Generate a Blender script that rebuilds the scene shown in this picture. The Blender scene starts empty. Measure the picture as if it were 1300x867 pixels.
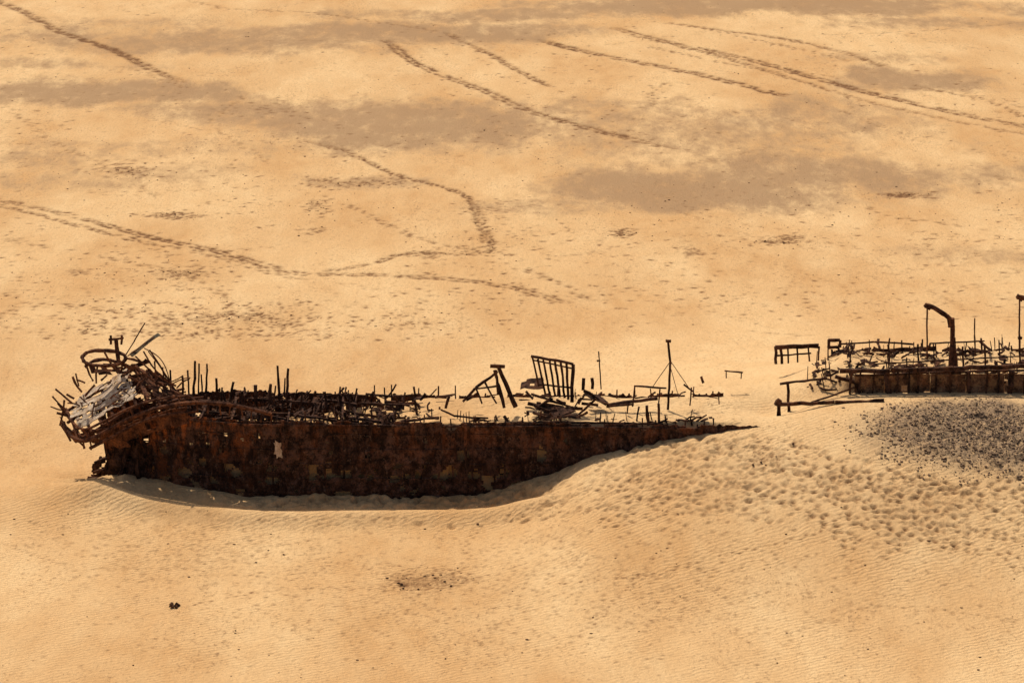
import bpy, math, random
import numpy as np
from mathutils import Vector, noise as mnoise
random.seed(7); rng=np.random.RandomState(11)
scene=bpy.context.scene
# ---------------- camera (aircraft, long lens) -----------------
D=300.0; PITCH=math.radians(15); K=0.07
C=Vector((0,-D*math.cos(PITCH),D*math.sin(PITCH)))
Fw=Vector((0,math.cos(PITCH),-math.sin(PITCH))); Rt=Vector((1,0,0)); Up=Vector((0,math.sin(PITCH),math.cos(PITCH)))
cam=bpy.data.cameras.new("camera"); co=bpy.data.objects.new("camera",cam); scene.collection.objects.link(co)
co.location=C; co.rotation_euler=(math.radians(90)-PITCH,0,0); cam.sensor_width=36; cam.lens=36*D/(1300*K)
cam.clip_start=1; cam.clip_end=20000; scene.camera=co
# survey helpers: bearing readings -> world metres on a vertical plane (Y) or the ground
def ray(u,v): return Fw*D+Rt*((u-650)*K)+Up*((433.5-v)*K)
def W(u,v,Y):
    d=ray(u,v); t=(Y-C.y)/d.y; return C+d*t
def G(u,v,Z=0.0):
    d=ray(u,v); t=(Z-C.z)/d.z; return C+d*t
# ---------------- noise -----------------
class VN:
    def __init__(s,seed,n=256):
        r=np.random.RandomState(seed); s.n=n; s.t=r.rand(n,n)
    def __call__(s,x,y):
        xi=np.floor(x).astype(int); yi=np.floor(y).astype(int); fx=x-xi; fy=y-yi
        fx=fx*fx*(3-2*fx); fy=fy*fy*(3-2*fy); n=s.n
        a=s.t[xi%n,yi%n]; b=s.t[(xi+1)%n,yi%n]; c=s.t[xi%n,(yi+1)%n]; d=s.t[(xi+1)%n,(yi+1)%n]
        return (a*(1-fx)+b*fx)*(1-fy)+(c*(1-fx)+d*fx)*fy
def fbm(vn,x,y,o=4):
    s=0;a=0.5;tot=0
    for i in range(o):
        s=s+a*vn(x*2**i+17.3*i,y*2**i+5.1*i); tot+=a; a*=0.5
    return s/tot*2-1
vn1=VN(1);vn2=VN(2);vn3=VN(3)
def sst(a,b,x):
    t=np.clip((x-a)/(b-a),0,1); return t*t*(3-2*t)
# ---------------- terrain height -----------------
YC=-41.5; HB=4.5; XB=-31.0
def beamw(x): return HB*np.clip((x-XB)/11.0,0.0,1)**0.55
XM=np.array([-10,-4,-1,2.6,6,12,17,22,26,39,70,120,400.]); ZM=np.array([0,.05,.35,1.75,3.5,5.0,5.8,6.3,6.7,6.7,4.6,2,0])
def H(x,y):
    x=np.asarray(x,float); y=np.asarray(y,float)
    m=(np.interp(x-.7,XM,ZM)+np.interp(x+.7,XM,ZM)+np.interp(x,XM,ZM))/3
    wy=np.where(y<-42,21.0,30.0)
    g=np.exp(-((y+42)/wy)**2)
    h=m*g
    h=h+0.5*fbm(vn1,x/38,y/38,2)*sst(5,40,np.abs(y+42)) + 0.10*fbm(vn2,x/6,y/9,3)
    yw=YC-beamw(np.maximum(x,XB+0.3))
    fade=sst(XB-5,XB+1,x)*(1-sst(0,5,x))
    # lumpy sand bank against the plating, then the undercut edge of the scour
    near=np.exp(-((y-(yw-1.3))/1.6)**2)*fade
    h=h+(0.25+.25*fbm(vn3,x/2.3,y/2.3,3))*np.exp(-((y-(yw-0.2))/1.3)**2)*fade + .26*fbm(vn2,x/.7,y/.9,3)*near
    wob=yw-3.3+0.45*fbm(vn3,x/5,x*0+3,2)
    h=h-0.75*np.exp(-((y-wob)/0.75)**2)*fade
    h=h+0.75*np.exp(-((y-wob+2.1)/1.6)**2)*fade
    # drift round the bow
    h=h+1.35*np.exp(-((x+33)/7.0)**2-((y+45.5)/5)**2)*sst(-60,-36,x)-.9*np.exp(-((x+33.0)/2.2)**2-((y+42.2)/1.6)**2)
    # saddle between the two parts of the wreck
    h=h-1.1*np.exp(-((x-20.0)/3.2)**2-((y+40.3)/2.8)**2)
    bw=beamw(np.maximum(x,XB+0.001))-0.75
    inside=sst(0,0.25,bw-np.abs(y-YC))*sst(-29,-27,x)*(1-sst(15,20,x))
    lvl=np.interp(x,[-30,-14,-9,-6,18,24],[3.4,4.5,5.35,5.65,5.8,6.1])+0.22*fbm(vn3,x/2.2,y/2.2,3)
    h=np.where(lvl>h,h*(1-inside)+lvl*inside,h)
    b2=0.3+3.5*(1-sst(24,26.5,x)); yc2=-35.4
    ins2=sst(0,1,(4.3-np.abs(y-yc2)+b2*0.3)/b2)*sst(20,27,x)
    lvl2=7.55+0.45*fbm(vn3,x/3,y/3,3)+0.4*np.exp(-((x-25)/3)**2)
    h=np.where(lvl2>h,h*(1-ins2)+lvl2*ins2,h)
    return h
def Gt(u,v):
    d=ray(u,v); z=0.0
    for i in range(14):
        t=(z-C.z)/d.z; p=C+d*t; z=0.5*z+0.5*float(H(p.x,p.y))
    return p.x,p.y
def axis(segs):
    out=[]
    for a,b,s in segs: out+=list(np.arange(a,b,s))
    return np.array(out)
def grow(start,end,s,f):
    o=[];v=start
    while v<end: o.append(v); v+=s; s*=f
    o.append(end); return o
xs=np.array([-v for v in grow(85,6000,1.2,1.18)][::-1]+list(axis([(-84,-42,.3),(-42,42,.11),(42,85,.3)]))+grow(85.2,6000,1.2,1.18))
ys=np.array([-v for v in grow(96,2500,1.2,1.18)][::-1]+list(axis([(-95,-20,.14),(-20,60,.25),(60,215,.5)]))+grow(215.5,9000,1.5,1.18))
X,Y=np.meshgrid(xs,ys)
Z=H(X,Y)
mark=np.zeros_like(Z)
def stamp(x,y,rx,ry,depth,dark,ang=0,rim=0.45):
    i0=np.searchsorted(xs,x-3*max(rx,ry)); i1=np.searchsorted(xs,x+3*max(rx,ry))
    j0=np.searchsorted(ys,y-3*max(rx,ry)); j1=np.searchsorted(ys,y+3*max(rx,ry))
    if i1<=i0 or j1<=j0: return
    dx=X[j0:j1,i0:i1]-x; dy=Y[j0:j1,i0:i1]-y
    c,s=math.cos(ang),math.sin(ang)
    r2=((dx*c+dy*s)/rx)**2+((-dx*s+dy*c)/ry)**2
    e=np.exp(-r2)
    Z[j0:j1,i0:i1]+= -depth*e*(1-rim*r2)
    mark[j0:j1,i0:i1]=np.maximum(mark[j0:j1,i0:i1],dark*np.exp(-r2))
def path_pts(pts,step,on=True):
    P=[Gt(u,v) for u,v in pts]; P=[np.array(p) for p in P]
    Q=[]; n=len(P)
    for i in range(n-1):
        p0=P[max(i-1,0)];p1=P[i];p2=P[i+1];p3=P[min(i+2,n-1)]
        L=np.linalg.norm(p2-p1); k=max(2,int(L/step))
        for j in range(k):
            t=j/k
            q=0.5*((2*p1)+(-p0+p2)*t+(2*p0-5*p1+4*p2-p3)*t*t+(-p0+3*p1-3*p2+p3)*t**3)
            T=(p2-p1)/max(L,1e-6); Q.append((q,T))
    return Q
def trail(pts,step=.75,w=.32,depth=.05,dark=.6,off=.22,jit=.12,sgn=True,drop=.08,wobble=.35):
    side=1; wob=random.random()*50; PP=path_pts(pts,step); n=len(PP)
    for k,(q,T) in enumerate(PP):
        t=k/n; f=min(1,t*8+.35,(1-t)*8+.35)*(0.88+.12*math.sin(k*.05+wob))
        if random.random()<drop+(.2*(1-f)): side=-side; continue
        nrm=np.array([-T[1],T[0]]); side=-side
        wv=wobble*(math.sin(k*.09+wob)+0.6*math.sin(k*.031+wob*2))
        p=q+nrm*(side*off+wv)+rng.randn(2)*jit
        sc=0.75+0.5*random.random()
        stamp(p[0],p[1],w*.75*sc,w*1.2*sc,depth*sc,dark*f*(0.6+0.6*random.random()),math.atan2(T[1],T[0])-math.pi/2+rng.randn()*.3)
def far(pts,**k):
    d=dict(step=.8,w=.34,depth=.12,dark=1.1,off=.25,jit=.12); d.update(k); trail(pts,**d)
T1=[(-60,238),(0,254),(60,268),(150,290),(250,312),(330,335),(385,347),(450,347),(560,353),(640,365),(720,386)]
far(T1,off=.36,dark=1.35,step=.4,w=.36); far([(u,v+9) for u,v in T1[:7]],off=.25,dark=1.15,step=.5,w=.32)
T2=[(410,345),(470,335),(520,320),(605,321),(622,308),(605,270),(580,245),(520,225),(470,205),(430,190),(380,178)]
far(T2,off=.2,dark=1.3,step=.42,w=.35); far([(600,320),(626,308),(610,270)],off=.45,dark=1.,step=.6)
far([(485,52),(530,80),(600,110),(660,135),(730,158),(790,175),(850,190)],dark=1.4,off=.4,step=.5,w=.48)
far([(570,42),(640,80),(700,110)],dark=1.15,w=.44,step=.55); far([(690,52),(800,78),(900,98),(1000,122)],dark=1.45,off=.4,step=.45,w=.52)
far([(780,36),(900,65),(1040,100),(1150,130),(1340,166)],dark=1.4,off=.45,step=.45,w=.5)
far([(800,44),(905,70),(1035,108),(1140,140),(1330,174)],dark=.95,w=.44,step=.6)
far([(850,30),(1000,50),(1120,85)],dark=1.1,w=.5,step=.55); far([(-60,-30),(60,30),(150,68),(230,105)],dark=1.45,off=.35,step=.45,w=.54)
far([(150,85),(190,95),(240,112)],dark=.8); far([(0,135),(70,180),(140,212),(200,250)],dark=.8,drop=.25)
far([(0,402),(30,392),(80,388),(160,400)],dark=1.4,w=.28,step=.7); far([(210,413),(260,404),(330,399),(400,420)],dark=1.4,w=.32,step=.6)
far([(0,402),(5,412),(20,420)],dark=1.2,w=.28,step=.7)
far([(380,240),(440,262),(520,300),(600,318)],dark=.75,drop=.25); far([(620,330),(700,352),(745,380)],dark=1.,drop=.25)
far([(1100,262),(1140,275),(1240,290),(1300,305)],dark=.8,drop=.25); far([(0,305),(120,325),(240,350),(300,380)],dark=.9,drop=.25)
far([(330,112),(300,130),(280,160),(350,210)],dark=.6,drop=.4); far([(1170,110),(1250,128),(1300,150)],dark=1.2)
far([(1150,112),(1220,120),(1320,140)],dark=1.0); far([(820,60),(960,88),(1060,98)],dark=.9); far([(880,35),(1010,62),(1080,78)],dark=.8)
far([(240,0),(300,12),(420,20),(560,40)],dark=.8); far([(830,135),(825,118),(850,105),(880,108)],dark=1.)
for i in range(60):
    u=random.uniform(-20,1300); v=random.uniform(10,420); a=random.uniform(-.5,.6)
    L=random.uniform(60,280); far([(u,v),(u+L*.5,v+L*.5*a*.6+random.uniform(-6,6)),(u+L,v+L*a*.5)],dark=random.uniform(.3,.75),drop=.3,depth=.06,w=random.uniform(.18,.32))
def fdots(n,u0,u1,v0,v1,dk,r=.3):
    for i in range(n):
        p=G(random.uniform(u0,u1),random.uniform(v0,v1)); 
        if fbm(vn3,np.array(p.x/14),np.array(p.y/30),2)+random.uniform(-.3,.3)<0: continue
        s=random.uniform(.4,1.2); stamp(p.x,p.y,r*s,r*s*1.6,.06*s,dk*random.random(),random.random()*3)
fdots(4200,-20,1320,10,420,1.2,.2); fdots(2000,0,700,180,430,1.4,.18); fdots(700,100,420,380,425,1.4,.18)
def cluster(cx,cy,sx,sy,n,dk,r):
    for i in range(n):
        p=G(random.gauss(cx,sx),random.gauss(cy,sy)); s=random.uniform(.4,1.3)
        stamp(p.x,p.y,r*s,r*s*1.4,.03*s,dk*random.uniform(.3,1),random.random()*3)
for e in [(545,738,30,7,420,.9,.14),(520,744,14,4,160,1.,.14),(460,231,34,4,150,1.3,.2),(405,230,14,4,40,1,.2),(220,273,20,2.5,90,1.4,.24),(1150,247,17,2,80,1.5,.28),(985,308,17,2.6,80,1.3,.22),(1000,303,10,2,40,1.2,.22),(790,297,9,3,50,1.4,.22),(160,218,22,5,120,1.3,.22),(230,346,14,3,70,1.3,.2),(405,262,9,5,60,1.1,.22),(880,322,9,3,50,1,.22),(970,662,16,5,90,1.,.13),(545,325,8,3,40,1,.2),(395,293,10,3,40,1,.2),(100,345,10,3,40,1,.2),(300,400,45,6,160,1.2,.17),(620,262,20,5,50,.9,.2),(700,700,30,9,80,.5,.12),(340,135,25,6,60,1,.26)]:
    cluster(*e)
def foot(pts,**k):
    d=dict(step=.66,w=.2,depth=.19,dark=.95,off=.22,jit=.07,wobble=.2); d.update(k); trail(pts,**d)
for (a,b,c) in [((930,575),(1080,615),(1300,650)),((960,590),(1100,640),(1310,690)),((900,560),(1060,600),(1310,625)),((1000,560),(1060,640),(1150,700)),
    ((880,600),(1000,640),(1090,690)),((1080,590),(1200,650),(1320,665)),((1040,600),(1160,625),(1300,600)),((700,640),(850,600),(980,560)),((760,660),(900,640),(1060,620)),
    ((1090,660),(1200,690),(1320,715)),((1120,600),(1180,610),(1240,640)),((1020,560),(1080,600),(1180,660)),((940,600),(1010,600),(1120,650)),((1130,605),(1220,625),(1320,640)),((1100,640),(1180,665),(1310,678)),((1000,640),(1100,665),(1200,672)),((640,655),(760,640),(900,625))]:
    foot([a,b,c])
    if random.random()<.7: foot([(a[0]+8,a[1]+7),(b[0]+15,b[1]+4),(c[0],c[1]+9)],step=.7,depth=.16,dark=.8,jit=.12)
for (pts,dk) in [([(690,745),(820,730),(920,700),(1080,660)],.9),([(240,772),(290,760),(330,752)],1.1),([(585,700),(605,670),(690,640)],.8),([(760,800),(800,745),(870,660)],.8),([(0,690),(120,720),(330,705)],.5),([(1000,800),(1120,770),(1300,790)],.6),([(330,752),(420,745),(520,748)],.7)]:
    trail(pts,step=.5,w=.15,depth=.06,dark=dk,off=.12,jit=.08)
def scatter_st(n,u0,u1,v0,v1,r,dep,dk):
    for i in range(n):
        x,y=Gt(random.triangular(u0,u1),random.triangular(v0,v1))
        s=.6+random.random()*.8
        stamp(x,y,r*s,r*s*1.3,dep*s*(1 if random.random()<.75 else -.6),dk*random.random(),random.random()*3)
scatter_st(600,680,1200,550,680,.18,.09,.6)
scatter_st(420,640,1000,560,660,.18,.09,.55)
scatter_st(450,300,760,618,645,.22,.13,.4)
scatter_st(260,760,1000,545,590,.22,.12,.4)
scatter_st(350,1040,1300,590,720,.17,.08,.6)
scatter_st(2200,0,1300,640,860,.12,.035,.65)
scatter_st(900,0,500,640,760,.14,.04,.55)
patch=np.zeros_like(Z)
wx=fbm(vn1,X/9,Y/22,5); wy_=fbm(vn2,X/9,Y/22,5)
def ell(arr,cx,cy,rx,ry,s,soft=.5,n=1.0):
    c=G(cx,cy); a=abs(G(cx+rx,cy).x-c.x); b=abs(G(cx,cy-ry).y-G(cx,cy+ry).y)/2
    d=np.sqrt(((X-c.x)/a+.6*n*wx)**2+((Y-c.y)/b+.8*n*wy_)**2)
    np.maximum(arr,s*(1-sst(1-soft,1+soft,d)),out=arr)
for e in [(300,50,290,22,.8),(560,40,240,15,.9),(150,30,170,9,.5),(120,118,210,15,.95),(60,85,140,9,.6),(510,158,200,32,.95),(330,140,180,20,.8),(860,165,300,40,.62),(880,240,240,36,1),(1020,215,170,30,.85),(700,262,140,15,.6),
  (1000,150,170,28,.7),(1150,103,120,18,.95),(980,8,350,15,1.0),(640,18,200,10,.85),(30,50,70,7,.6),(1260,228,130,22,.6),(180,225,180,18,.5),(1240,330,130,18,.5),(470,228,80,10,.6),(60,205,70,12,.6),(1180,30,180,9,.7),(220,190,260,14,.45),(1100,75,140,7,.45)]:
    ell(patch,*e,.6)
cg=Gt(1250,550)
dg=np.sqrt(((X-cg[0]+.12*(Y-cg[1]))/9.4+.3*wx)**2+((Y-cg[1])/6.6+.4*wy_)**2)
grav=1-sst(.6,1.2,dg); grav*= (Y<-40.2)
Z+=grav*(0.32*fbm(vn2,X/.55,Y/.75,4)+.25)
ny,nx=X.shape
me=bpy.data.meshes.new("sand_ground")
co3=np.stack([X,Y,Z],-1).reshape(-1,3).astype(np.float32)
me.vertices.add(nx*ny); me.vertices.foreach_set("co",co3.ravel())
j,i=np.meshgrid(np.arange(ny-1),np.arange(nx-1),indexing='ij'); a=(j*nx+i).ravel()
q=np.stack([a,a+1,a+nx+1,a+nx],-1).astype(np.int32)
me.loops.add(q.size); me.loops.foreach_set("vertex_index",q.ravel())
me.polygons.add(len(q)); me.polygons.foreach_set("loop_start",np.arange(0,q.size,4,dtype=np.int32))
me.polygons.foreach_set("use_smooth",np.ones(len(q),bool))
me.update(calc_edges=True)
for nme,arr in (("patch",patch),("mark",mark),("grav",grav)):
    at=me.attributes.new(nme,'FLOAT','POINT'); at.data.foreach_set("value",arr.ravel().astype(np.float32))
ground=bpy.data.objects.new("sand_ground",me); scene.collection.objects.link(ground)
# ---------------- materials -----------------
class NT:
    def __init__(s,name):
        s.m=bpy.data.materials.new(name); s.m.use_nodes=True; s.t=s.m.node_tree; s.N=s.t.nodes; s.b=s.N["Principled BSDF"]
    def l(s,a,b): s.t.links.new(a,b)
    def mix(s,f,a,b,bt='MIX'):
        o=s.N.new('ShaderNodeMix'); o.data_type='RGBA'; o.blend_type=bt
        for idx,v in ((0,f),(6,a),(7,b)):
            if hasattr(v,'is_linked') : s.l(v,o.inputs[idx])
            else: o.inputs[idx].default_value=v if idx==0 else (*v,1)
        return o.outputs[2]
    def math(s,op,a,b=0.0,clamp=False):
        o=s.N.new('ShaderNodeMath'); o.operation=op; o.use_clamp=clamp
        for idx,v in ((0,a),(1,b)):
            if hasattr(v,'is_linked'): s.l(v,o.inputs[idx])
            else: o.inputs[idx].default_value=v
        return o.outputs[0]
    def ramp(s,f,a,b):
        o=s.N.new('ShaderNodeMapRange'); o.interpolation_type='SMOOTHSTEP'; s.l(f,o.inputs[0]); o.inputs[1].default_value=a; o.inputs[2].default_value=b
        return o.outputs[0]
    def noise(s,vec,sc,det=4,rough=.55,dist=0):
        o=s.N.new('ShaderNodeTexNoise'); s.l(vec,o.inputs['Vector']); o.inputs['Scale'].default_value=sc; o.inputs['Detail'].default_value=det; o.inputs['Roughness'].default_value=rough; o.inputs['Distortion'].default_value=dist
        return o.outputs['Fac']
    def mapping(s,vec,scale=(1,1,1),rot=(0,0,0)):
        o=s.N.new('ShaderNodeMapping'); s.l(vec,o.inputs[0]); o.inputs['Scale'].default_value=scale; o.inputs['Rotation'].default_value=rot; return o.outputs[0]
s=NT("sand_ground"); tc=s.N.new('ShaderNodeTexCoord').outputs['Object']
def att(n):
    o=s.N.new('ShaderNodeAttribute'); o.attribute_name=n; return o.outputs['Fac']
big=s.noise(s.mapping(tc,(1,.4,1)),.07,5,.6)
mid=s.noise(s.mapping(tc,(1,.4,1)),.45,6,.7)
fine=s.noise(s.mapping(tc,(1,.55,1)),3.6,5,.75)
grain=s.noise(s.mapping(tc,(1,.45,1)),10,3,.8)
SAND=(.71,.435,.195); PALE=(.78,.515,.25); ORNG=(.62,.35,.142)
c=s.mix(s.ramp(big,.38,.62),ORNG,PALE)
c=s.mix(s.math('MULTIPLY',s.ramp(mid,.38,.62),.6),c,SAND)
pf=s.math('ADD',att("patch"),s.math('MULTIPLY',s.math('SUBTRACT',mid,.5),1.7))
pf=s.math('MULTIPLY',s.ramp(pf,.2,1.0),.82)
c=s.mix(pf,c,(.34,.205,.105))
c=s.mix(s.math('MULTIPLY',s.ramp(fine,.42,.68),.30),c,(.42,.25,.115))
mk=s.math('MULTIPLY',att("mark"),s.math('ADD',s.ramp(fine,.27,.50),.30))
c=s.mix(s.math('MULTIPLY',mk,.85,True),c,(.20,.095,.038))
sp=s.math('MULTIPLY',s.ramp(grain,.58,.70),.48); c=s.mix(sp,c,(.26,.14,.06))
spz=s.ramp(s.noise(s.mapping(tc,(1,.45,1)),.16,4,.65),.45,.60)
sp2=s.math('MULTIPLY',s.ramp(fine,.56,.66),spz); c=s.mix(s.math('MULTIPLY',sp2,.62),c,(.24,.12,.05))
gr=s.math('MULTIPLY',att("grav"),s.ramp(s.noise(tc,3.2,5,.75),.28,.52)); c=s.mix(s.math('MULTIPLY',gr,.85),c,(.20,.135,.085))
s.l(c,s.b.inputs['Base Color']); s.b.inputs['Roughness'].default_value=.95; s.b.inputs['Specular IOR Level'].default_value=.1
wv=s.N.new('ShaderNodeTexWave'); s.l(s.mapping(tc,(1,1,1),(0,0,math.radians(62))),wv.inputs['Vector']); wv.wave_profile='SIN'
wv.inputs['Scale'].default_value=.7; wv.inputs['Distortion'].default_value=8.5; wv.inputs['Detail'].default_value=3; wv.inputs['Detail Scale'].default_value=1.1; wv.inputs['Detail Roughness'].default_value=.65
rm=s.ramp(s.noise(tc,.13,3,.5),.38,.60)
hgt=s.math('MULTIPLY',wv.outputs['Fac'],s.math('ADD',s.math('MULTIPLY',rm,.024),.014))
hgt=s.math('ADD',hgt,s.math('MULTIPLY',fine,.12)); hgt=s.math('ADD',hgt,s.math('MULTIPLY',mid,.25)); hgt=s.math('ADD',hgt,s.math('MULTIPLY',grain,.03))
bp=s.N.new('ShaderNodeBump'); bp.inputs['Strength'].default_value=.9; bp.inputs['Distance'].default_value=1.0; s.l(hgt,bp.inputs['Height']); s.l(bp.outputs[0],s.b.inputs['Normal'])
me.materials.append(s.m)
def rust(name,dark,mid_,hot,hotx=None,hamt=.5,bump=.04,sandy=.0,pit=.75):
    s=NT(name); tc=s.N.new('ShaderNodeTexCoord').outputs['Object']
    n1=s.noise(tc,.5,6,.7); n2=s.noise(s.mapping(tc,(1,1,.7)),1.7,7,.78); n3=s.noise(s.mapping(tc,(1,1,.2)),1.8,5,.7)
    c=s.mix(s.ramp(n2,.42,.60),dark,mid_)
    h=s.ramp(s.math('ADD',s.math('MULTIPLY',n1,.5),s.math('MULTIPLY',n3,.5)),.47,.60)
    h=s.math('MULTIPLY',h,hamt)
    if hotx:
        sx=s.N.new('ShaderNodeSeparateXYZ'); s.l(tc,sx.inputs[0])
        g=s.N.new('ShaderNodeMapRange'); s.l(sx.outputs[0],g.inputs[0]); g.inputs[1].default_value=hotx[0]; g.inputs[2].default_value=hotx[1]; g.inputs[3].default_value=1; g.inputs[4].default_value=.17
        zz=s.ramp(sx.outputs[2],2.2,5.6)
        h=s.math('MULTIPLY',s.math('MULTIPLY',h,g.outputs[0]),s.math('ADD',zz,.25),True)
        # large irregular dark areas and pale scale flakes
        c=s.mix(s.math('MULTIPLY',s.ramp(s.noise(s.mapping(tc,(1,1,.6)),.38,4,.6),.45,.6),.6),c,(.022,.012,.009))
        c=s.mix(s.math('MULTIPLY',s.ramp(s.noise(s.mapping(tc,(1,1,.5)),3.0,6,.8),.55,.64),.6),c,(.27,.17,.115))
    c=s.mix(h,c,hot)
    c=s.mix(s.math('MULTIPLY',s.ramp(s.noise(tc,6,4,.8),.5,.64),pit),c,(.008,.004,.003))
    if sandy: c=s.mix(s.math('MULTIPLY',s.ramp(s.noise(tc,1.7,5,.7),.5,.6),sandy),c,(.50,.29,.13))
    s.l(c,s.b.inputs['Base Color']); s.b.inputs['Roughness'].default_value=.95; s.b.inputs['Specular IOR Level'].default_value=.06
    bp=s.N.new('ShaderNodeBump'); bp.inputs['Strength'].default_value=1; bp.inputs['Distance'].default_value=bump*4
    s.l(s.math('ADD',n2,s.math('MULTIPLY',s.noise(tc,9,4,.7),.4)),bp.inputs['Height']); s.l(bp.outputs[0],s.b.inputs['Normal'])
    return s.m
M_hull=rust("rusted_hull_plate",(.034,.018,.013),(.16,.082,.055),(.60,.18,.05),(-28,-18),1.0,.07)
M_beam=rust("rusted_beam",(.025,.014,.010),(.12,.060,.038),(.20,.08,.035),None,.5,.03)
M_red=rust("rusted_red_steel",(.05,.022,.014),(.17,.075,.042),(.32,.12,.05),None,.6,.03)
M_pale=rust("bleached_paint_plate",(.50,.36,.23),(.72,.57,.41),(.30,.13,.06),None,.5,.02,0,.3)
M_tan=rust("rusted_bulwark_plate",(.09,.045,.025),(.28,.155,.085),(.30,.13,.055),None,.6,.03,.4)
M_stone=rust("dark_stone",(.07,.035,.018),(.16,.085,.045),(.2,.1,.05),None,.5,.01)
# ---------------- mesh builder -----------------
class MB:
    def __init__(s): s.v=[]; s.f=[]
    def ring(s,path,rs,n=6,rot=0,flat=1.0,jit=0):
        P=[Vector(p) for p in path]; base=len(s.v); m=len(P); up0=Vector((0,0,1))
        for k,p in enumerate(P):
            d=(P[min(k+1,m-1)]-P[max(k-1,0)]).normalized()
            u=up0 if abs(d.z)<.9 else Vector((0,1,0))
            a=d.cross(u).normalized(); b=a.cross(d).normalized()
            r=rs[k] if hasattr(rs,'__len__') else rs
            for t in range(n):
                an=2*math.pi*(t+.5)/n+rot; rr=r*(1+random.uniform(-jit,jit))
                s.v.append(p+a*math.cos(an)*rr*flat+b*math.sin(an)*rr)
        for k in range(m-1):
            for t in range(n):
                s.f.append((base+k*n+t,base+k*n+(t+1)%n,base+(k+1)*n+(t+1)%n,base+(k+1)*n+t))
        s.f.append(tuple(base+t for t in range(n))[::-1]); s.f.append(tuple(base+(m-1)*n+t for t in range(n)))
    def beam(s,a,b,w=.18,flat=1.0,bend=.0,jit=.22,taper=1.0,n=4):
        a=Vector(a);b=Vector(b); L=(b-a).length; k=max(2,int(L/.7)+1)
        off=Vector((random.uniform(-1,1),random.uniform(-1,1),random.uniform(-1,1)))*bend*L
        pts=[];rs=[]
        for i in range(k+1):
            t=i/k; pts.append(a.lerp(b,t)+off*math.sin(t*math.pi)+Vector((random.gauss(0,1),random.gauss(0,1),random.gauss(0,1)))*w*.1)
            rs.append(w*.7*(1+(taper-1)*t))
        s.ring(pts,rs,n,0,flat,jit)
    def tube(s,pts,r=.1,n=6,sub=4,jit=.12,closed=False):
        P=[Vector(p) for p in pts]; Q=[]
        if closed: P=P+[P[0],]
        m=len(P)
        for i in range(m-1):
            p0=P[max(i-1,0)];p1=P[i];p2=P[i+1];p3=P[min(i+2,m-1)]
            for j in range(sub):
                t=j/sub; Q.append(.5*((2*p1)+(-p0+p2)*t+(2*p0-5*p1+4*p2-p3)*t*t+(-p0+3*p1-3*p2+p3)*t**3))
        Q.append(P[-1]); s.ring(Q,r,n,0,1,jit)
    def plate(s,A,B,Cc,Dd,nu=8,nv=6,th=.06,amp=.08,hole=0.0,edge=.12,freq=.7):
        A,B,Cc,Dd=map(Vector,(A,B,Cc,Dd)); nrm=(B-A).cross(Dd-A).normalized(); base=len(s.v); sd=random.uniform(0,99)
        for side in (0,1):
            for j in range(nv+1):
                for i in range(nu+1):
                    u=i/nu;v=j/nv
                    if i in(0,nu): u+=random.uniform(-edge,edge)/nu*2 if side==0 else 0
                    if j in(0,nv): v+=random.uniform(-edge,edge)/nv*2 if side==0 else 0
                    if side==0:
                        p=(A.lerp(B,u)).lerp(Dd.lerp(Cc,u),v)
                        p=p+nrm*amp*mnoise.noise(p*freq+Vector((sd,0,0)))*2
                        s.v.append(p)
                    else: s.v.append(s.v[base+j*(nu+1)+i]-nrm*th)
        N=(nu+1)*(nv+1); keep={}
        for j in range(nv):
            for i in range(nu): keep[(i,j)]=random.random()>=hole
        for (i,j),kf in keep.items():
            if not kf: continue
            a=base+j*(nu+1)+i; q=(a,a+1,a+nu+2,a+nu+1)
            s.f.append(q); s.f.append(tuple(x+N for x in q[::-1]))
            for (di,dj,e0,e1) in ((0,-1,0,1),(1,0,1,2),(0,1,2,3),(-1,0,3,0)):
                if not keep.get((i+di,j+dj),False): s.f.append((q[e1],q[e0],q[e0]+N,q[e1]+N))
    def obj(s,name,mat,parent,smooth=False):
        m=bpy.data.meshes.new(name); m.from_pydata([tuple(v) for v in s.v],[],s.f); m.materials.append(mat); m.update()
        o=bpy.data.objects.new(name,m); scene.collection.objects.link(o)
        if smooth:
            for p in m.polygons: p.use_smooth=True
        if parent: o.parent=parent
        return o
def empty(name):
    e=bpy.data.objects.new(name,None); scene.collection.objects.link(e); return e
ship=empty("shipwreck"); ship2=empty("shipwreck")
# ---------------- hull shell -----------------
def top_z(x): return float(np.interp(x,[-31,-26,-20,0,10,14,18.5],[6.3,6.25,6.15,6.0,5.9,5.82,5.78]))
def hull_y(x,z,side):
    b=float(beamw(max(x,XB+.02)))
    fl=1-0.10*max(0,(3.0-z)/4.5)**2
    return YC+side*b*fl
holes=[]
def hole(u,v,ru,rv):
    p=W(u,v,-46); holes.append((p.x,p.z,ru*.0593,rv*.0593))
for h_ in [(687,577,6,10),(587,577,8,8),(440,602,7,7),(416,600,5,6),(560,605,11,5),(500,608,8,5),(600,604,7,6),(395,606,6,5),(470,606,5,5),(530,603,5,6),(255,590,5,7),(300,600,7,6),(620,608,9,5),(345,610,9,5),(720,560,4,4),(205,580,6,6),(232,606,9,7),(180,565,5,9),(160,590,7,8),(575,600,5,7),(516,606,5,4),(640,600,6,6),(280,575,4,3),(420,575,3,3),(540,560,3,3)]: hole(*h_)
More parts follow.
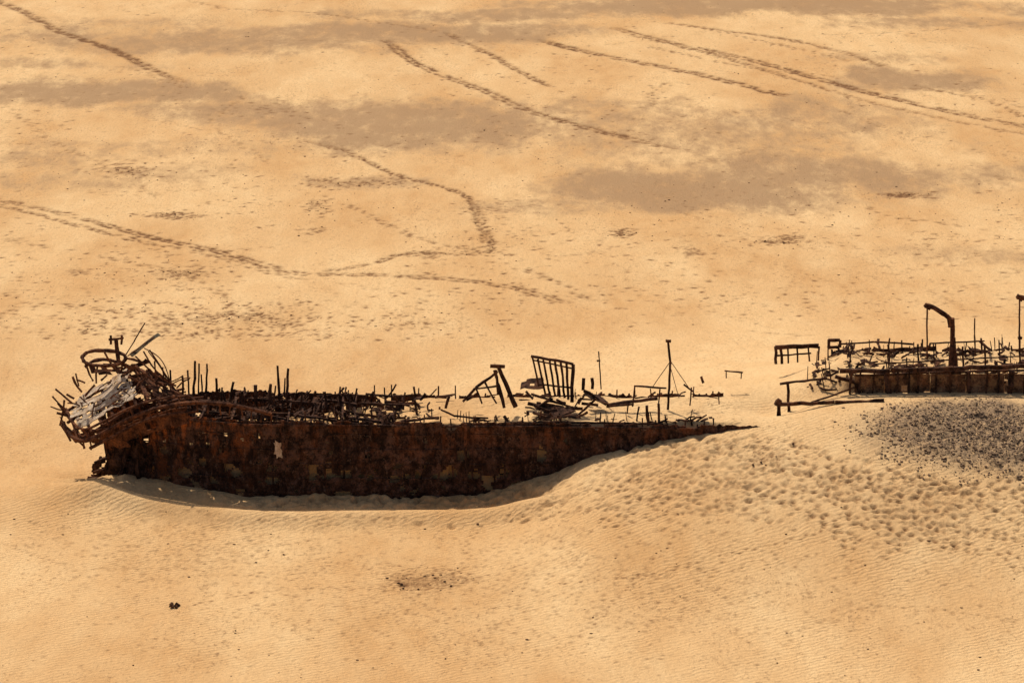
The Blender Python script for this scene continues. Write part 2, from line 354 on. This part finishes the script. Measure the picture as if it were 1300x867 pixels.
def wall(side,x0,x1,name,jag,holes_on):
    mb=MB(); dx=.14; nxh=int((x1-x0)/dx); idx={}
    for i in range(nxh+1):
        x=x0+i*dx; tz=top_z(x)+(.18*mnoise.noise((x*.9,side,0))+.16*mnoise.noise((x*4,side,3)))*jag
        gap=mnoise.noise((x*.55,side*3,7))
        if gap>.22: tz-= (gap-.22)*1.8*jag
        if side>0: tz-=float(np.interp(x,[-24,-16,-4,16],[.1,.35,.5,.1]))
        col=[]
        z=-1.8; k=0
        while True:
            zz=min(z,tz); band=int(math.floor((zz+3)/1.15+.12*mnoise.noise((x*.2,0,0)))); y=hull_y(x,zz,side)
            y+=side*(.05*(band%2)) + .12*mnoise.noise((x*.35,zz*.5,side))+.09*mnoise.noise((x*1.3,zz*1.3,side+4))+.04*mnoise.noise((x*4,zz*4,side))
            mb.v.append(Vector((x,y,zz))); col.append(len(mb.v)-1)
            if z>=tz: break
            z+=.14; k+=1
        idx[i]=col
    for i in range(nxh):
        a,b=idx[i],idx[i+1]; n=min(len(a),len(b))
        for k in range(n-1):
            c=(mb.v[a[k]]+mb.v[b[k+1]])/2; skip=False
            if holes_on:
                for (hx,hz,rx,rz) in holes:
                    if ((c.x-hx)/rx)**2+((c.z-hz)/rz)**2<1+.6*mnoise.noise((c.x*3,c.z*3,0)): skip=True
            if mnoise.noise((c.x*.9,c.z*1.4,side*5+2))>.40 and c.z<2.8: skip=True
            if mnoise.noise((c.x*1.5,c.z*1.9,side*5+9))>.60 and c.x<-8: skip=True
            if not skip:
                f=(a[k],b[k],b[k+1],a[k+1]); mb.f.append(f if side<0 else f[::-1])
    o=mb.obj(name,M_hull,ship,False)
    md=o.modifiers.new("thickness",'SOLIDIFY'); md.thickness=.07; md.offset=-1
    return o
wall(-1,XB,18.8,"hull_near_side",1.0,True); wall(1,XB,16.5,"hull_far_side",1.8,False)
st=MB()
st.tube([(XB-.5,YC,6.6),(XB-.2,YC,4),(XB+.1,YC,1.5),(XB+.5,YC,-1.5)],.28,6)
for (u,v0,v1) in [(359,534,622),(591,538,622),(470,536,560)]:
    p=W(u,v0,-46.15); p2=W(u+1,v1,-46.15); st.beam(p,p2,.17,1.3,jit=.1)
for zl in (.45,1.6,2.75,3.9,5.05):
    pts=[]
    x=XB+.5
    while x<14:
        pts.append((x,hull_y(x,zl,-1)-.06+.12*mnoise.noise((x*.35,zl*.5,-1)),zl+.03*random.gauss(0,1))); x+=1.1
    i=random.randint(0,6)
    while i<len(pts)-2:
        n=random.randint(2,7); st.ring(pts[i:i+n+1] if len(pts[i:i+n+1])>1 else pts[i:i+2],.045,4); i+=n+random.choice([1,3,6])
pts=[(x,hull_y(x,6,-1)-.14,top_z(x)-.28) for x in np.arange(XB+1,15,1.3)]
st.ring(pts[:18],.11,4,jit=.15); st.ring(pts[19:],.1,4,jit=.15)
st.obj("hull_seams_and_stem",M_hull,ship)
pp=MB(); pp.plate(W(347,558,-46.2),W(356,562,-46.2),W(358,582,-46.2),W(349,580,-46.2),4,6,.03,.02,.1,edge=.4); pp.obj("bare_plate_scar",M_pale,ship)
fr=MB()
for side in (-1,1):
    x=XB+3
    while x<16:
        if side>0: t=top_z(x)-.35+random.choice([-.2,0,.1,.2,.5,.7])
        else: t=top_z(x)+random.choice([-.3,0,.15,.35,.6,.8])*(1 if x<-8 else .4)
        y=hull_y(x,3,side)-side*.25
        fr.beam((x,y,1.0),(x+random.uniform(-.2,.2),y-side*random.uniform(0,.3),t+.1),.14,jit=.25,taper=.7)
        x+=random.uniform(.5,1.8)
fr.obj("hull_frames",M_beam,ship)
dk=MB()
x=-27
while x<-8.5:
    b=float(beamw(x))-.3; y0=YC-b; y1=YC+b
    if random.random()<.5: y1=YC+random.uniform(-.5,b)
    if random.random()<.3: y0=YC+random.uniform(-b,0)
    z=top_z(x)-random.uniform(.2,.5)
    dk.beam((x,y0,z),(x+random.uniform(-.4,.4),y1,z-random.choice([0,0,.2,.9])),.16,jit=.2,bend=.02)
    x+=random.uniform(.6,1.1)
for yy in (-44.6,-42.6,-40.2,-38.2):
    x=-25
    while x<-8:
        L=random.uniform(1.5,5)
        dk.beam((x,yy+random.uniform(-.6,.6),5.9+random.uniform(-.3,.3)),(x+L,yy+random.uniform(-.8,.8),5.85+random.uniform(-.4,.3)),random.uniform(.12,.24),bend=.04); x+=L+random.uniform(-.5,1.8)
for k in range(360):
    x=random.triangular(-26,-5,-14); b=float(beamw(x))-.5; y=YC+random.uniform(-b,b); z=max(5.35,float(H(x,y)))+random.uniform(-.25,.3)
    a=random.uniform(0,6.28); L=random.uniform(.3,1.5); up=random.choice([0,.2,.6,1.0])
    dk.beam((x,y,z),(x+L*math.cos(a)*.6,y+L*math.sin(a)*.7,z+random.uniform(-.2,.25)+up*L*.7),random.uniform(.05,.14),jit=.3,bend=.12)
for k in range(26):
    x=random.uniform(-25,-6); b=float(beamw(x))-.6; y=YC+random.uniform(-b,b)
    dk.beam((x,y,4.8),(x+random.uniform(-.35,.35),y+random.uniform(-.3,.3),random.uniform(6.2,7.0)),random.uniform(.1,.2),jit=.3,bend=.05,taper=.8)
for k in range(34):
    x=random.uniform(-26,-6); b=float(beamw(x))-.9; y=YC+random.uniform(-b,b); z=5.55+random.uniform(-.2,.3); a=random.uniform(-.6,.6); L=random.uniform(.5,1.6);Wd=random.uniform(.4,1.0)
    ca,sa=math.cos(a),math.sin(a); t=random.uniform(-.5,.5); t2=random.uniform(-.6,.6)
    dk.plate((x,y,z),(x+L*ca,y+L*sa,z+t),(x+L*ca-Wd*sa,y+L*sa+Wd*ca,z+t+t2),(x-Wd*sa,y+Wd*ca,z+t2),5,4,.04,.2,.2,freq=1.5)
for k in range(95):
    x=random.uniform(-6,15); y=YC+(random.gauss(-3.4,.4) if random.random()<.6 else random.gauss(3.4,.5)); y=min(max(y,YC-4),YC+4); z=float(H(x,y))+.02
    a=random.gauss(0,.6); L=random.uniform(.25,1.2)
    if random.random()<.35: dk.beam((x,y,z-.2),(x+random.uniform(-.2,.2),y,z+random.uniform(.3,.9)),random.uniform(.06,.13),jit=.3,taper=.7)
    else: dk.beam((x,y,z),(x+L*math.cos(a),y+L*math.sin(a),z+random.uniform(-.1,.35)),random.uniform(.06,.14),jit=.3,bend=.1)
for k in range(7):
    x=-5+k*3+random.uniform(-1,1); dk.beam((x,YC+4.1,5.6),(x+random.uniform(.5,1.5),YC+4.15,5.7+random.uniform(-.1,.2)),.10,jit=.3)
dk.obj("deck_wreckage",M_beam,ship)
ft=MB()
def S(pts,Y,w=.16,**k):
    for a,b in zip(pts[:-1],pts[1:]):
        ya=a[2] if len(a)>2 else Y; yb=b[2] if len(b)>2 else Y
        ft.beam(W(a[0],a[1],ya),W(b[0],b[1],yb),w,**k)
for (u,v0,v1,w,Yp) in [(240,470,505,.12,-42),(246,458,502,.17,-40),(252,462,500,.12,-40),(262,462,498,.14,-39),(257,475,500,.1,-41),(275,480,505,.15,-40),(281,492,510,.12,-41),(292,485,512,.2,-42),(309,497,515,.12,-41),(325,489,512,.22,-42),(343,487,512,.24,-42.5),(347,490,513,.12,-43),(355,464,508,.15,-41),(364,468,510,.17,-42),(361,480,505,.1,-41),
   (381,497,520,.14,-43),(395,500,520,.12,-40),(415,497,520,.14,-42),(433,500,522,.16,-41),(452,502,520,.1,-39),(470,497,518,.12,-42),(498,500,520,.1,-39),(512,498,520,.12,-42),(218,470,500,.14,-41),(232,478,505,.14,-43)]:
    S([(u+random.uniform(-4,4),v0),(u,v1)],Yp,w,jit=.25,taper=1.2)
S([(588,510),(604,492),(632,472)],-43,.17); S([(622,464),(641,466)],-43,.22); S([(630,470),(632,500)],-43.3,.14); S([(634,468),(655,517)],-43,.3); S([(628,470,-43),(640,518,-44)],-43,.22); S([(600,494),(632,490)],-43,.12)
S([(604,492),(612,512)],-43.4,.12); S([(615,484),(630,512)],-42.8,.13); S([(592,508),(606,500)],-42,.16); S([(570,503),(566,518)],-43,.2)
S([(674,452),(728,462)],-42,.18,jit=.1); S([(676,457),(728,468)],-42.15,.1,jit=.1)
for (a,b,va,vb,w) in [(676,684,454,490,.14),(683,692,456,500,.16),(690,698,457,502,.16),(698,705,458,503,.16),(705,711,459,504,.18),(712,717,460,505,.18),(719,722,462,507,.2),(727,726,463,510,.26)]:
    S([(a,va),(b,vb)],-42,w,jit=.12)
S([(684,488),(726,492)],-42,.12); S([(674,500),(735,520)],-43,.16); S([(670,512),(700,520),(740,518)],-43.6,.2)
for k in range(34):
    u=random.uniform(665,748); v=random.uniform(506,532); Yp=-42-(v-500)*.11
    S([(u,v),(u+random.uniform(-22,22),v+random.uniform(-11,5))],Yp,random.uniform(.08,.2),bend=.05)
ft.plate(W(676,516,-43.8),W(722,514,-43.8),W(738,530,-45.2),W(690,534,-45.2),6,4,.06,.14,.15)
ft.plate(W(664,484,-40),W(690,480,-40),W(690,492,-41.2),W(660,496,-41.2),5,4,.05,.12,.1)
ft.plate(W(741,497,-41),W(760,503,-41),W(775,516,-42.4),W(752,508,-42.4),5,3,.06,.1)
S([(741,495),(770,514),(835,506)],-42,.2); S([(770,516),(805,513)],-42.2,.14); S([(735,526),(757,506)],-44.5,.16)
S([(741,480),(740,495)],-40,.24); S([(752,480),(752,494)],-40,.22); S([(760,446),(763,494)],-40,.09); S([(758,458),(762,458)],-40,.12)
S([(735,508),(725,524)],-43,.1)
S([(848,432),(851,462),(848,520)],-42,.17,jit=.15); S([(845,433),(852,434)],-42,.2)
S([(851,458),(875,493)],-41,.05,jit=.05); S([(850,460),(828,492)],-42.5,.05,jit=.05); S([(850,462,-42),(862,505,-44)],-43,.04,jit=.05)
S([(805,490),(846,493)],-42,.12); S([(806,490),(803,516)],-42,.12); S([(838,494),(836,513)],-42.5,.1); S([(868,488),(880,497)],-41.6,.12); S([(878,492),(876,515)],-42,.1)
S([(878,500),(913,506)],-41.5,.06); S([(912,497),(913,513)],-41.5,.08); S([(890,478),(893,486)],-38,.18); S([(920,471),(943,473)],-36,.1); S([(922,471),(922,480)],-36,.08); S([(941,473),(941,481)],-36,.08)
S([(821,515),(823,540)],-45.4,.2); S([(836,512),(837,540)],-45.4,.2); S([(811,516),(808,536)],-44.5,.12); S([(798,512),(796,525)],-43,.1); S([(845,532),(848,541)],-45.4,.1)
S([(560,520),(578,528),(620,531)],-45,.12); S([(700,536),(842,538)],-45.5,.13); S([(640,537),(710,535)],-45.6,.1)
S([(534,508),(540,500)],-41,.18); S([(552,505),(575,502)],-39,.1); S([(640,528),(645,535)],-45,.2); S([(455,512),(520,514)],-43,.13)
ft.obj("deck_fittings",M_beam,ship)
# ---------------- bow / forecastle -----------------
bp_=MB()
def Wp(t): return W(*t)
A_,B_,C_,D_=(84,516,-41.2),(100,552,-45),(186,504,-45.2),(172,462,-40.6)
def q(u,v):
    a=Wp(A_).lerp(Wp(D_),u); b=Wp(B_).lerp(Wp(C_),u); return a.lerp(b,v)
n=5
for k in range(n):
    v0=k/n*.86+.01; v1=(k+1)/n*.86-.02; u0=random.uniform(0,.12); u1=random.uniform(.84,1.0)
    bp_.plate(q(u0,v0),q(u1,v0),q(u1,v1),q(u0,v1),16,3,.06,.12,.07,edge=.4)
bp_.obj("forecastle_deck_plating",M_pale,ship)
rd=MB()
def R(pts,Y,w=.16,**k):
    for a,b in zip(pts[:-1],pts[1:]):
        ya=a[2] if len(a)>2 else Y; yb=b[2] if len(b)>2 else Y
        rd.beam(W(a[0],a[1],ya),W(b[0],b[1],yb),w,**k)
def RT(pts,Y,r,**k): rd.tube([W(p[0],p[1],p[2] if len(p)>2 else Y) for p in pts],r,**k)
for u in (.0,.16,.33,.5,.66,.83,1.0):
    rd.beam(q(u,-.03)-Vector((0,0,.25)),q(u+.02,1.03)-Vector((0,0,.22)),.2,jit=.15)
for v in (0,.33,.66,1.0): rd.beam(q(-.05,v)-Vector((0,0,.4)),q(1.03,v)-Vector((0,0,.3)),.2)
for k in range(16):
    u=random.uniform(.0,.95); v=random.uniform(0,.95); a=q(u,v)+Vector((0,0,.12)); b=q(min(1.05,u+random.uniform(-.15,.25)),v+random.uniform(-.3,.3))+Vector((0,0,random.uniform(.1,.7)))
    rd.beam(a,b,random.uniform(.05,.11),jit=.3,bend=.1)
rail=[(80,536,-44),(86,549,-44.6),(98,558,-45.2),(114,558,-45.6),(140,545,-46),(170,529,-46.2),(205,517,-46.4),(250,511,-46.4),(300,515,-46.3),(345,526,-46.2)]
RT(rail,0,.17); rail2=[(u,v+11,y) for u,v,y in rail[3:8]]; RT(rail2,0,.12); rail3=[(82,522,-42),(92,536,-44),(108,545,-45.3),(135,533,-45.8),(165,518,-46),(200,507,-46),(240,502,-45.8)]; RT(rail3,0,.1)
for (a,b) in zip(rail[2:8],rail3[1:7]): R([a,b],0,.13)
for k in range(22):
    t=k/21; i=min(int(t*6),5); f=t*6-i; a=rail[3+i];b=rail[4+i] if 4+i<len(rail) else rail[-1]
    p=[a[j]+(b[j]-a[j])*f for j in range(3)]; R([(p[0],p[1],p[2]),(p[0]+random.uniform(-2,2),p[1]+13,p[2]+.1)],0,.11)
rd.plate(Wp((88,548,-44.4)),Wp((150,540,-45.6)),Wp((165,566,-44.8)),Wp((112,562,-44)),9,5,.06,.2,.22)
rd.plate(Wp((150,540,-45.6)),Wp((235,515,-46)),Wp((240,536,-46)),Wp((160,560,-45)),11,4,.06,.15,.2)
rd.plate(Wp((76,530,-42)),Wp((88,548,-44)),Wp((108,562,-43.5)),Wp((96,560,-41)),5,5,.06,.15,.2)
rd.plate(Wp((172,462,-40.6)),Wp((204,484,-40.2)),Wp((236,510,-44.2)),Wp((186,504,-45.2)),10,9,.06,.25,.3)
rd.plate(Wp((150,470,-39)),Wp((185,455,-38.5)),Wp((215,488,-38.5)),Wp((175,500,-39)),8,6,.06,.25,.25)
for k in range(60):
    u=random.uniform(168,238); v=random.uniform(462+(u-168)*.5,515); Yp=random.uniform(-45,-40)
    R([(u,v),(u+random.uniform(-24,24),v+random.uniform(-14,8),Yp+random.uniform(-1,1))],Yp,random.uniform(.06,.17),bend=.1)
for (a,b) in [((182,446),(214,484)),((190,444),(226,500)),((196,458),(200,500)),((206,466),(208,505)),((172,452),(240,505)),((168,463),(222,500))]:
    R([a,b],-42.5,.11,bend=.06)
RT([(183,442,-42),(200,452,-42.3),(210,466,-42.6),(216,486,-43)],0,.045,n=5)
RT([(188,446,-41),(206,470,-41.3),(214,490,-41.6)],0,.04,n=5)
RT([(104,453,-41.5),(112,447,-41),(130,445,-40.8),(150,447,-41),(160,455,-41.5),(148,463,-42.2),(122,464,-42.2),(108,460,-42)],0,.14,closed=True,jit=.25)
RT([(108,466,-42),(120,458,-41.6),(140,457,-41.4),(156,463,-41.8),(170,470,-42)],0,.13,jit=.25)
for (a,b) in [((108,460),(118,484)),((124,464),(122,486)),((156,458),(154,472)),((132,446),(150,474)),((148,456),(170,468)),((160,455),(180,460))]: R([a,b],-42,.14,bend=.06)
rd.plate(W(112,462,-41.8),W(150,462,-41.8),W(168,474,-42.3),W(118,478,-42.3),6,4,.06,.2,.35)
R([(147,432),(150,458)],-41,.26); R([(138,431),(157,429)],-41,.16); R([(141,426),(141,437)],-41,.17); R([(155,426),(154,437)],-41,.17)
R([(157,455),(171,432),(184,410)],-41,.09); R([(162,452),(196,428)],-42,.07)
for (a,b,w) in [((66,503),(84,520),.1),((70,494),(92,512),.12),((73,512),(88,530),.12),((64,516),(84,522),.08),((92,478),(104,498),.16),((97,482),(108,486),.12),((96,474),(100,490),.1),((72,524),(86,528),.16),((82,508),(76,540),.14),((78,540),(90,560),.13),((100,560),(108,568),.1),((106,556),(107,569),.14),((120,489),(108,503),.16),((84,500),(94,506),.14),((128,483),(136,476),.14)]:
    R([a,b],-43,w,bend=.05)
rd.obj("forecastle_framework",M_red,ship)
pk=MB(); pk.plate(Wp((164,450,-42)),Wp((200,423,-41)),Wp((204,425,-41.2)),Wp((168,453,-42.2)),7,2,.06,.04)
pk.obj("tilted_hatch_plank",rust("weathered_greenish_plate",(.08,.065,.045),(.17,.14,.09),(.2,.1,.04),None,.4,.02),ship)
kb=MB()
for (a,b,w,Yp) in [((150,560),(128,612),.26,-42.5),((165,560),(150,615),.3,-43.5),((120,588),(150,580),.2,-42),((118,600),(150,596),.22,-42.5),((140,556),(160,600),.2,-42),((176,562),(178,612),.28,-44),((112,606),(160,612),.25,-43),((128,580),(124,606),.2,-41.5),((138,575),(138,612),.2,-42.5)]:
    kb.beam(W(a[0],a[1],Yp),W(b[0],b[1],Yp),w,jit=.3,bend=.08)
kb.plate(W(150,556,-42.8),W(196,560,-44),W(190,618,-44),W(132,608,-42.6),8,8,.06,.25,.2)
kb.plate(W(118,585,-41),W(150,570,-41.5),W(155,620,-41.8),W(116,612,-41),6,8,.06,.25,.25)
kb.obj("bow_lower_ribs",M_beam,ship)
# ---------------- stern section -----------------
YN=-40.0; YF=-31.0
sw=MB()
x0=W(1085,480,YN).x
xx=x0
while xx<62:
    L=min(random.uniform(2.2,3.6),62-xx)
    zt=8.15; sw.plate((xx,YN,zt),(xx+L-.03,YN,zt),(xx+L-.03,YN-.15,5.0),(xx,YN-.15,5.0),8,7,.06,.1,.1,edge=.0); xx+=L
sw.obj("bulwark_plating",M_tan,ship2)
sf=MB()
def Q(pts,Y,w=.16,**k):
    for a,b in zip(pts[:-1],pts[1:]):
        ya=a[2] if len(a)>2 else Y; yb=b[2] if len(b)>2 else Y
        sf.beam(W(a[0],a[1],ya),W(b[0],b[1],yb),w,**k)
xx=x0-.3; k=0
while xx<62:
    sf.beam((xx,YN-.22,8.4),(xx+random.uniform(-.15,.15),YN-.32,5.6),random.choice([.14,.18,.26,.36]) if k%3==0 else .12,jit=.3); xx+=random.uniform(.6,1.5); k+=1
Q([(1066,471),(1130,470),(1210,468),(1300,465),(1500,462)],YN-.3,.3,jit=.12); Q([(1086,477),(1180,473),(1300,470),(1500,467)],YN-.1,.14)
Q([(1100,500),(1160,502)],YN-.35,.14); Q([(1130,450),(1128,468)],-37,.1); Q([(1110,462),(1300,452)],-37.5,.09)
Q([(986,513),(1060,511),(1122,509)],-42.6,.24,jit=.15); Q([(988,513),(989,536)],-42.6,.3); Q([(990,487),(1020,484),(1050,480)],-40.5,.16); Q([(1000,486),(1001,530)],-40.5,.2); Q([(1030,511),(1085,492)],-40.8,.12); Q([(985,515),(990,508)],-42.6,.4)
Q([(1060,478),(1086,486),(1095,505)],-40,.25); Q([(1048,480),(1086,495)],-39,.12)
Q([(984,441),(1040,439)],-32,.3,jit=.15); Q([(984,452),(1030,448)],-32.2,.12)
for u in (985,991,1000,1012,1026,1040): Q([(u,440),(u+random.uniform(-2,2),462-(u-985)*.08)],-32,.22 if u<1000 else .13)
Q([(1052,432),(1066,432),(1066,441),(1052,441),(1052,432)],-32,.22)
Q([(1066,437),(1110,434),(1160,437)],YF,.12); Q([(1180,436),(1250,433)],YF,.1)
for k in range(24):
    u=1070+k*13+random.uniform(-8,8); Q([(u,436+random.uniform(-8,6)),(u+random.uniform(-3,3),450)],YF,random.uniform(.05,.14))
for k in range(300):
    u=random.uniform(1025,1420)
    Yp=random.choice([random.uniform(-39.3,-37),random.uniform(-33.5,-31.3),random.uniform(-39.3,-31.3)]); p=W(u,450,Yp); z=float(H(p.x,Yp))+random.uniform(-.05,.25)
    a=random.gauss(0,.9); L=random.uniform(.3,1.6)
    if random.random()<.25: sf.beam((p.x,Yp,z-.3),(p.x+random.uniform(-.3,.3),Yp,z+random.uniform(.4,1.4)),random.uniform(.05,.13),taper=.7)
    else: sf.beam((p.x,Yp,z),(p.x+L*math.cos(a),Yp+L*math.sin(a),z+random.uniform(-.2,.4)),random.uniform(.05,.17),jit=.35,bend=.12)
for k in range(34):
    u=random.uniform(1020,1400); Yp=random.uniform(-39,-32); p=W(u,450,Yp); z=float(H(p.x,Yp))+random.uniform(0,.2); L=random.uniform(.5,1.6); d=random.uniform(.4,1.1); t=random.uniform(-.3,.5)
    sf.plate((p.x,Yp,z),(p.x+L,Yp+random.uniform(-.3,.3),z+t),(p.x+L,Yp+d,z+t),(p.x,Yp+d,z+random.uniform(-.2,.4)),5,4,.05,.2,.25,freq=1.5)
for (u,v0,v1,w) in [(1237,404,421,.09),(1237,425,450,.1),(1165,437,468,.14),(1127,448,468,.12),(1268,432,452,.1),(1185,437,460,.1),(1250,440,470,.14),(1275,455,492,.16),(1294,420,465,.14),(1222,440,468,.13)]:
    Q([(u,v0),(u+1,max(v1,452))],-36,w)
sf.obj("stern_wreckage",M_beam,ship2)
dv=MB()
def davit(du,dvv,Y):
    P=lambda u,v:W(u+du,v+dvv,Y)
    dv.beam(P(1177,390),P(1177,456),.12,jit=.08); dv.tube([P(1174,388),P(1184,390),P(1197,398),P(1205,404),P(1209,412),P(1209,440),P(1210,468)],.19,n=8,jit=.08)
    dv.beam(P(1174,386),P(1181,392),.3); dv.tube([P(1207,404),P(1208,415)],.28,n=8); dv.ring([P(1209,438),P(1210,455),P(1210,472)],[.22,.36,.42],8)
    dv.beam(P(1176,440),P(1180,440),.2)
davit(0,0,-37.5); davit(117,-11,-37.0)
dv.obj("davits",M_red,ship2)
fw=MB(); xx=W(1090,440,YF).x
while xx<62: L=random.uniform(1.5,3); fw.plate((xx,YF,7.7+random.uniform(-.3,.3)),(xx+L,YF,7.7),(xx+L,YF+.1,2.5),(xx,YF+.1,2.5),5,6,.06,.06,.08); xx+=L
fw.obj("far_plating",M_beam,ship2)
# ---------------- stones -----------------
import bmesh
bm=bmesh.new(); bmesh.ops.create_icosphere(bm,subdivisions=1,radius=1); bv=np.array([v.co[:] for v in bm.verts]); bf=np.array([[v.index for v in f.verts] for f in bm.faces]); bm.free()
def stones(name,pts,smin,smax,mat,lift=0):
    V=[];Fs=[];o=0
    for (x,y) in pts:
        sc=smin+(smax-smin)*random.random()**3
        if lift:
            jj=min(np.searchsorted(ys,y),ny-1); ii=min(np.searchsorted(xs,x),nx-1); z=float(Z[jj,ii])
        else: z=float(H(x,y))
        r=bv*(1+rng.uniform(-.25,.25,(12,1)))*np.array([sc*random.uniform(.8,1.5),sc*random.uniform(.8,1.3),sc*random.uniform(.4,.8)])
        V.append(r+np.array([x,y,z+sc*.1])); Fs.append(bf+o); o+=12
    V=np.concatenate(V);Fs=np.concatenate(Fs)
    m=bpy.data.meshes.new(name); m.from_pydata(V.tolist(),[],Fs.tolist()); m.materials.append(mat); m.update()
    ob=bpy.data.objects.new(name,m); scene.collection.objects.link(ob)
pts=[]
for i in range(3600):
    v=random.choice([random.uniform(0,420),random.uniform(170,420)]); p=G(random.uniform(-10,1310),v)
    n_=mnoise.noise((p.x*.06,p.y*.03,1)); 
    if n_+random.uniform(-.3,.3)<.08: continue
    pts.append((p.x,p.y))
for (cu,cv,su,sv,n) in [(460,232,45,4,60),(220,273,25,3,30),(1150,247,25,2.5,30),(985,308,22,3,30),(790,297,12,3,20),(160,218,25,5,40),(230,346,20,3,30),(405,262,15,5,30),(545,738,35,9,60),(970,662,18,6,20),(300,400,60,8,50)]:
    for i in range(n):
        p=G(random.gauss(cu,su),random.gauss(cv,sv)); pts.append((p.x,p.y))
for (u,v) in [(628,93),(1005,213),(316,47),(700,170)]:
    p=G(u,v); pts+= [(p.x+random.gauss(0,.3),p.y+random.gauss(0,.3)) for _ in range(6)]
for i in range(200):
    x,y=Gt(random.uniform(0,1300),random.uniform(640,860)); pts.append((x,y))
stones("scattered_stones",pts,.02,.11,M_stone)
pts=[]
while len(pts)<6000:
    x=cg[0]+random.uniform(-12,12); y=cg[1]+random.uniform(-8,8)
    dd=math.sqrt(((x-cg[0]+.12*(y-cg[1]))/9.4)**2+((y-cg[1])/6.8)**2)
    if y<-40.6 and random.random()<1.15-dd+.4*mnoise.noise((x*.5,y*.5,0)): pts.append((x,y))
M_grav=rust("gravel_stone",(.17,.11,.07),(.32,.21,.13),(.40,.25,.13),None,.5,.01)
stones("gravel",pts,.03,.12,M_grav,1)
rk=MB(); x,y=Gt(222,770); z=float(H(x,y))
for k in range(9):
    c=Vector((x+random.uniform(-.25,.25),y+random.uniform(-.3,.3),z+random.uniform(.0,.22))); a=Vector((random.uniform(-1,1),random.uniform(-1,1),random.uniform(-.3,1))).normalized()
    rk.ring([c-a*.2,c,c+a*.17],[.05,.13,.04],6,jit=.35)
rk.obj("rock_clump",M_stone,None)  # small dark rock on the foreground sand, built from stone-coloured lumps
# ---------------- light -----------------
EL=math.radians(57); AZ=math.radians(-28)
S3=Vector((math.sin(AZ)*math.cos(EL),math.cos(AZ)*math.cos(EL),math.sin(EL)))
sl=bpy.data.lights.new("sun",'SUN'); sl.energy=3.5; sl.angle=math.radians(.6); sl.color=(1,.93,.82)
so=bpy.data.objects.new("sun",sl); scene.collection.objects.link(so); so.rotation_euler=S3.to_track_quat('Z','Y').to_euler(); so.location=(0,0,150)
w=bpy.data.worlds.new("World"); scene.world=w; w.use_nodes=True; nt=w.node_tree
sky=nt.nodes.new('ShaderNodeTexSky'); sky.sky_type='NISHITA'; sky.sun_disc=False; sky.sun_elevation=EL; sky.sun_rotation=AZ; sky.dust_density=4
nt.links.new(sky.outputs[0],nt.nodes['Background'].inputs[0]); nt.nodes['Background'].inputs[1].default_value=.085
scene.view_settings.view_transform='Standard'; scene.view_settings.look='None'; scene.view_settings.exposure=0
